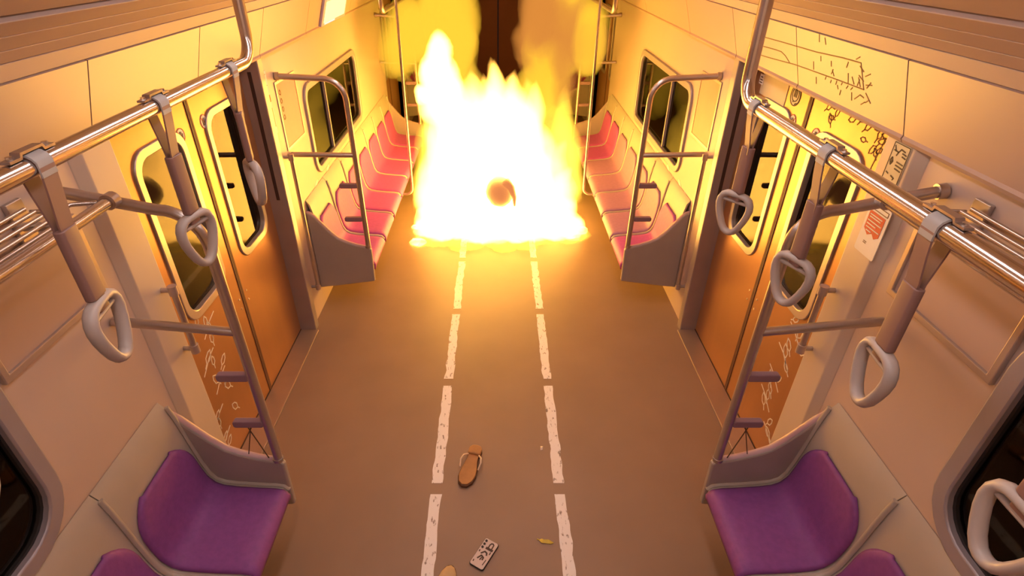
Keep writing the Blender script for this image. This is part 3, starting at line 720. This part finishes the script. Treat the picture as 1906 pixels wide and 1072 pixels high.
# ================================================================== THINGS ON THE FLOOR
# sandal: sole outline, heel seat, straps
t = thing('sandal', 'brown sandal lying on the floor between the white lines', 'shoe', (-.150, 1.965, 0), None, math.radians(-14))
out = [(0, .135), (.026, .130), (.038, .108), (.036, .085), (.030, .062), (.034, .03), (.046, -.02), (.050, -.06), (.042, -.10), (.020, -.128), (-.008, -.132), (-.032, -.112), (-.044, -.075), (-.042, -.02), (-.034, .03), (-.032, .062), (-.036, .085), (-.036, .112), (-.022, .131)]
f = MB(); f.prism(out, 'z', .001, .018); f.build('sole', M['soledk'], t, bevel=.003)
f = MB(); f.prism([(a * .93, b * .95) for a, b in out], 'z', .018, .024); f.build('footbed', M['sole'], t, bevel=.003)
f = MB(); f.prism([(a * .98, b) for a, b in out if b > .07] + [(-.036, .075), (.036, .075)][::1], 'z', .024, .030); 
hp = [(.036, .072), (.038, .108), (.026, .131), (0, .136), (-.022, .132), (-.036, .112), (-.036, .072)]
f = MB(); f.prism(hp, 'z', .020, .036); f.build('heel_cup', M['sole'], t, bevel=.006)
for q in (-1, 1):
    f = MB(); f.tube([(q * .030, .070, .026), (q * .048, .045, .042), (q * .056, .015, .040), (q * .050, -.02, .022)], .005, 8); f.build('strap', M['strap'], t, smooth=50)
# second shoe cut by the lower edge
t = thing('slipper', 'tan rounded slipper cut off at the bottom edge beside the left white line', 'shoe', (-.235, 1.305, 0), None, math.radians(-12))
out = [(0.048 * math.cos(a), .115 * math.sin(a) * (1 if math.sin(a) > 0 else 1.2)) for a in [2 * PI * i / 24 for i in range(24)]]
f = MB(); f.prism(out, 'z', .001, .016); f.build('sole', M['soledk'], t, bevel=.003)
f = MB(); V = []; F = []; n = 16
for i in range(6):
    ph = i / 5 * PI / 2
    for j in range(n):
        a = 2 * PI * j / n; V.append((.047 * math.cos(a) * math.cos(ph), .112 * math.sin(a) * (1 if math.sin(a) > 0 else 1.15) * math.cos(ph), .015 + .020 * math.sin(ph)))
for i in range(5):
    for j in range(n): F.append((i * n + j, i * n + (j + 1) % n, (i + 1) * n + (j + 1) % n, (i + 1) * n + j))
f.add(V, F); f.add([V[j] for j in range(n)], [tuple(range(n))[::-1]])
f.build('upper', M['tan'], t, smooth=60)
# phone lying face down
t = thing('phone', 'pale phone with printed dark figures lying on the floor near the bottom', 'phone', (-.0635, 1.473, 0), None, math.radians(-31))
f = MB(); f.prism(rr(-.037, .037, -.074, .074, .010, 4), 'z', .0005, .010); f.build('body', M['black'], t, bevel=.002)
f = MB(); f.prism(rr(-.0345, .0345, -.0715, .0715, .009, 4), 'z', .010, .0115); f.build('back_cover', M['phone'], t)
for i in range(3):
    f = MB(); f.tube([(-.024, .058 - i * .0175, .0112), (-.024, .058 - i * .0175, .0145)], .0058, 12); f.build('camera_lens', M['black'], t, smooth=40)
d_ = MB()
for ln, wd in (([(-.006, .028), (.026, .028)], .012), ([(.002, .030), (.001, .048), (.005, .058), (.012, .060), (.018, .055), (.019, .032)], .006),
               ([(-.014, -.006), (-.002, .010), (.010, .006), (.014, -.004)], .007), ([(-.016, -.034), (-.006, -.014), (.008, -.020), (.008, -.032)], .007), ([(.0, -.022), (-.002, -.036)], .006),
               ([(-.026, -.002), (-.027, .006)], .005), ([(-.025, -.056), (-.026, -.048)], .005), ([(.023, .018), (.024, .006)], .005), ([(.022, -.052), (.024, -.024)], .004)):
    for q in strip_poly(ln, wd): d_.prism(q, 'z', .0115, .0122)
d_.build('printed_figures', M['ink'], t)
# yellow scrap, pale scrap
t = thing('leaf_scrap', 'small crumpled yellow scrap on the floor beside the right white line', 'litter', (.228, 1.538, 0), None, .1)
f = MB(); f.add([(-.034, .012, .002), (-.024, -.006, .006), (-.012, .007, .010), (.0, -.010, .004), (.012, .004, .010), (.034, -.010, .002), (.018, -.016, .006), (-.020, .016, .004)],
                [(0, 1, 2, 7), (1, 3, 2), (2, 3, 4), (3, 6, 4), (6, 5, 4)])
o = f.build('crumpled_piece', M['leaf'], t); so = o.modifiers.new('thick', 'SOLIDIFY'); so.thickness = .003
f = MB(); f.tube([(-.034, .012, .003), (-.042, .016, .004)], .003, 6); f.build('stalk', M['leaf'], t)
t = MB(); t.add([(-.007, -.014, .001), (.006, -.011, .003), (.008, .012, .004), (-.006, .015, .001), (0, 0, .007)], [(0, 1, 4), (1, 2, 4), (2, 3, 4), (3, 0, 4), (0, 3, 2, 1)])
o = t.build('paper_scrap', M['phone'], loc=(.243, 2.10, 0)); tag(o, 'tiny pale paper scrap on the floor left of the right white line', 'litter')

# ================================================================== FIRE
fire = thing('fire', 'huge white hot fire with yellow edges across the aisle floor between the long benches', 'fire', (0, 5.2, 0))
rnd = random.Random(21)
def flame(cx, cy, z0, r, h, m, seed, lean=0, name='flame'):
    n, R = 14, 16; V = []; F = []
    for i in range(R + 1):
        u = i / R
        rad = r * (.75 + .25 * math.sin(PI * min(1, u * 1.6 + .1))) * (1 - u ** 3.2) ** .7 if 0 < i < R else .004
        if i == 0: rad = r * .6
        wob = u ** 1.3
        dx = (noise.noise((seed, u * 2.4, 1.3)) * .42 + lean * u) * r * 2.2 * wob; dy = noise.noise((seed, u * 2.4, 7.9)) * .35 * r * 2 * wob
        for j in range(n):
            a = 2 * PI * j / n
            k = 1 + .30 * noise.noise((math.cos(a) * 1.3 + seed, math.sin(a) * 1.3, u * 3))
            V.append((cx + dx + rad * k * math.cos(a), cy - 5.2 + dy + rad * k * math.sin(a), z0 + u * h))
    for i in range(R):
        for j in range(n): F.append((i * n + j, i * n + (j + 1) % n, (i + 1) * n + (j + 1) % n, (i + 1) * n + j))
    F.append(tuple(range(n))[::-1]); F.append(tuple(range(R * n, (R + 1) * n)))
    b = MB(); b.add(V, F)
    return b.build(name, m, fire, smooth=180)
# white hot core
for i in range(40):
    x = rnd.uniform(-.50, .52); y = rnd.uniform(4.72, 5.9)
    top = 1.36 if -.42 < x < .30 else (1.2 if x < .30 else .84)
    h = top * rnd.uniform(.80, .98) + (y - 5) * .10
    flame(x, y, .002, rnd.uniform(.22, .30), h, M['flame_white'], i * 3.7)
for x, y, r, h, ln in ((-.54, 5.3, .18, 1.55, -.1), (.52, 5.1, .24, .85, .2), (.60, 5.0, .2, .6, .2), (-.60, 4.95, .2, .8, -.1)):
    flame(x, y, .002, r, h, M['flame_white'], 40 + x * 9, ln)
# low burning skirt along the front
for i in range(22):
    x = -.70 + i * .0667; flame(x, 4.66 + .12 * abs(x) + rnd.uniform(-.05, .05), .002, rnd.uniform(.13, .19), rnd.uniform(.20, .42), M['flame_white'], 60 + i, rnd.uniform(-.3, .3))
for i in range(16):
    x = -.72 + i * .098; flame(x, 4.52 + rnd.uniform(-.05, .06) + (.12 if x > .3 else 0), .002, rnd.uniform(.08, .14), rnd.uniform(.05, .12), M['flame_yellow'], 90 + i, rnd.uniform(-.3, .3))
for x, y, r, h in ((-.80, 4.86, .05, .05), (.78, 4.78, .10, .07), (-.74, 4.53, .08, .07), (.70, 4.66, .10, .12)):
    flame(x, y, .002, r, h, M['flame_white'], 110 + x)
# yellow and orange flames around and above
for i in range(34):
    a = i / 34 * 2 * PI; x = max(-.70, min(.70, .74 * math.cos(a) + rnd.uniform(-.1, .1))); y = 5.7 + 1.0 * math.sin(a) + rnd.uniform(-.1, .2)
    if y < 5.0 and abs(x) < .5: continue
    flame(x, y, .002, rnd.uniform(.18, .26), rnd.uniform(.6, 1.25) if y > 5.2 else rnd.uniform(.4, .75), M['flame_yellow'], 130 + i, rnd.uniform(-.1, .1))
def puff(cx, cy, cz, rx, ry, rz, m, seed, name='fire_haze'):
    V = []; F = []; n = 16; K = 10
    for i in range(K + 1):
        ph = -PI / 2 + PI * i / K
        for j in range(n):
            a = 2 * PI * j / n; d = Vector((math.cos(a) * math.cos(ph), math.sin(a) * math.cos(ph), math.sin(ph)))
            k = 1 + .22 * noise.noise(d * 1.3 + Vector((seed, 0, 0)))
            V.append((cx + rx * k * d.x, cy - 5.2 + ry * k * d.y, cz + rz * k * d.z))
    for i in range(K):
        for j in range(n): F.append((i * n + j, i * n + (j + 1) % n, (i + 1) * n + (j + 1) % n, (i + 1) * n + j))
    b = MB(); b.add(V, F); return b.build(name, m, fire, smooth=180)
for i, (x, y, z, rx, rz) in enumerate(((-.56, 5.2, 1.12, .18, .22), (-.50, 5.3, 1.30, .16, .22), (-.60, 5.25, 1.36, .13, .18), (-.53, 5.3, 1.52, .13, .20), (-.46, 5.35, 1.16, .16, .2), (-.68, 5.1, 1.22, .08, .10))):
    puff(x, y, z, rx, rx, rz, M['flame_puff'], 60 + i * 1.9, 'flame')
for i in range(34):
    q = -1 if i % 2 else 1; rx = rnd.uniform(.16, .27); far = i / 34
    puff(q * (rnd.uniform(.50, .74) if rx < .2 else rnd.uniform(.40, .58)), 5.7 + far * 2.6, rnd.uniform(.75, 1.95), rx, rnd.uniform(.28, .42), rnd.uniform(.28, .44),
         M['haze_yellow'] if (q < 0 or i % 3 == 0) else M['haze_orange'], i * 2.3)
for i in range(20):
    q = -1 if i % 2 else 1
    puff(q * rnd.uniform(.72, .98), 7.15 + (i // 2) * .17, rnd.uniform(1.15, 1.75), rnd.uniform(.20, .26), rnd.uniform(.24, .34), rnd.uniform(.28, .42), M['haze_yellow'] if (q < 0 or i % 4 == 0) else M['haze_orange'], 90 + i * 2.3)
for i in range(12):
    q = -1 if i % 2 else 1
    puff(q * rnd.uniform(.86, 1.0), 5.7 + (i // 2) * .14, rnd.uniform(1.35, 1.75), rnd.uniform(.16, .20), rnd.uniform(.22, .30), rnd.uniform(.24, .34), M['haze_yellow'] if (q < 0 or i % 4 == 0) else M['haze_orange'], 150 + i * 2.3)
# unidentified orange brown lump with a curled strand, given its own emission
V = []; F = []; n = 12
lm = MB()
for i in range(9):
    ph = -PI / 2 + PI * i / 8
    for j in range(n):
        a = 2 * PI * j / n; k = 1 + .18 * noise.noise((math.cos(a) * math.cos(ph) * 2, math.sin(a) * math.cos(ph) * 2, math.sin(ph) * 2 + 5))
        V.append((.015 + .118 * k * math.cos(a) * math.cos(ph), -.93 + .08 * math.sin(a) * math.cos(ph), 0.63 + .135 * k * math.sin(ph)))
for i in range(8):
    for j in range(n): F.append((i * n + j, i * n + (j + 1) % n, (i + 1) * n + (j + 1) % n, (i + 1) * n + j))
lm.add(V, F); lm.tube([(.06, -.93, .72), (.11, -.93, .66), (.135, -.93, .58), (.14, -.93, .50)], [.04, .03, .02, .008], 8)
o = lm.build('orange_brown_lump', flame_mat('glowing_brown_lump', (.78, .24, .075), 1.0, .98, .6, 9), fire, smooth=180); o['label'] = 'orange brown rounded lump with a curled strand in front of the white flames'
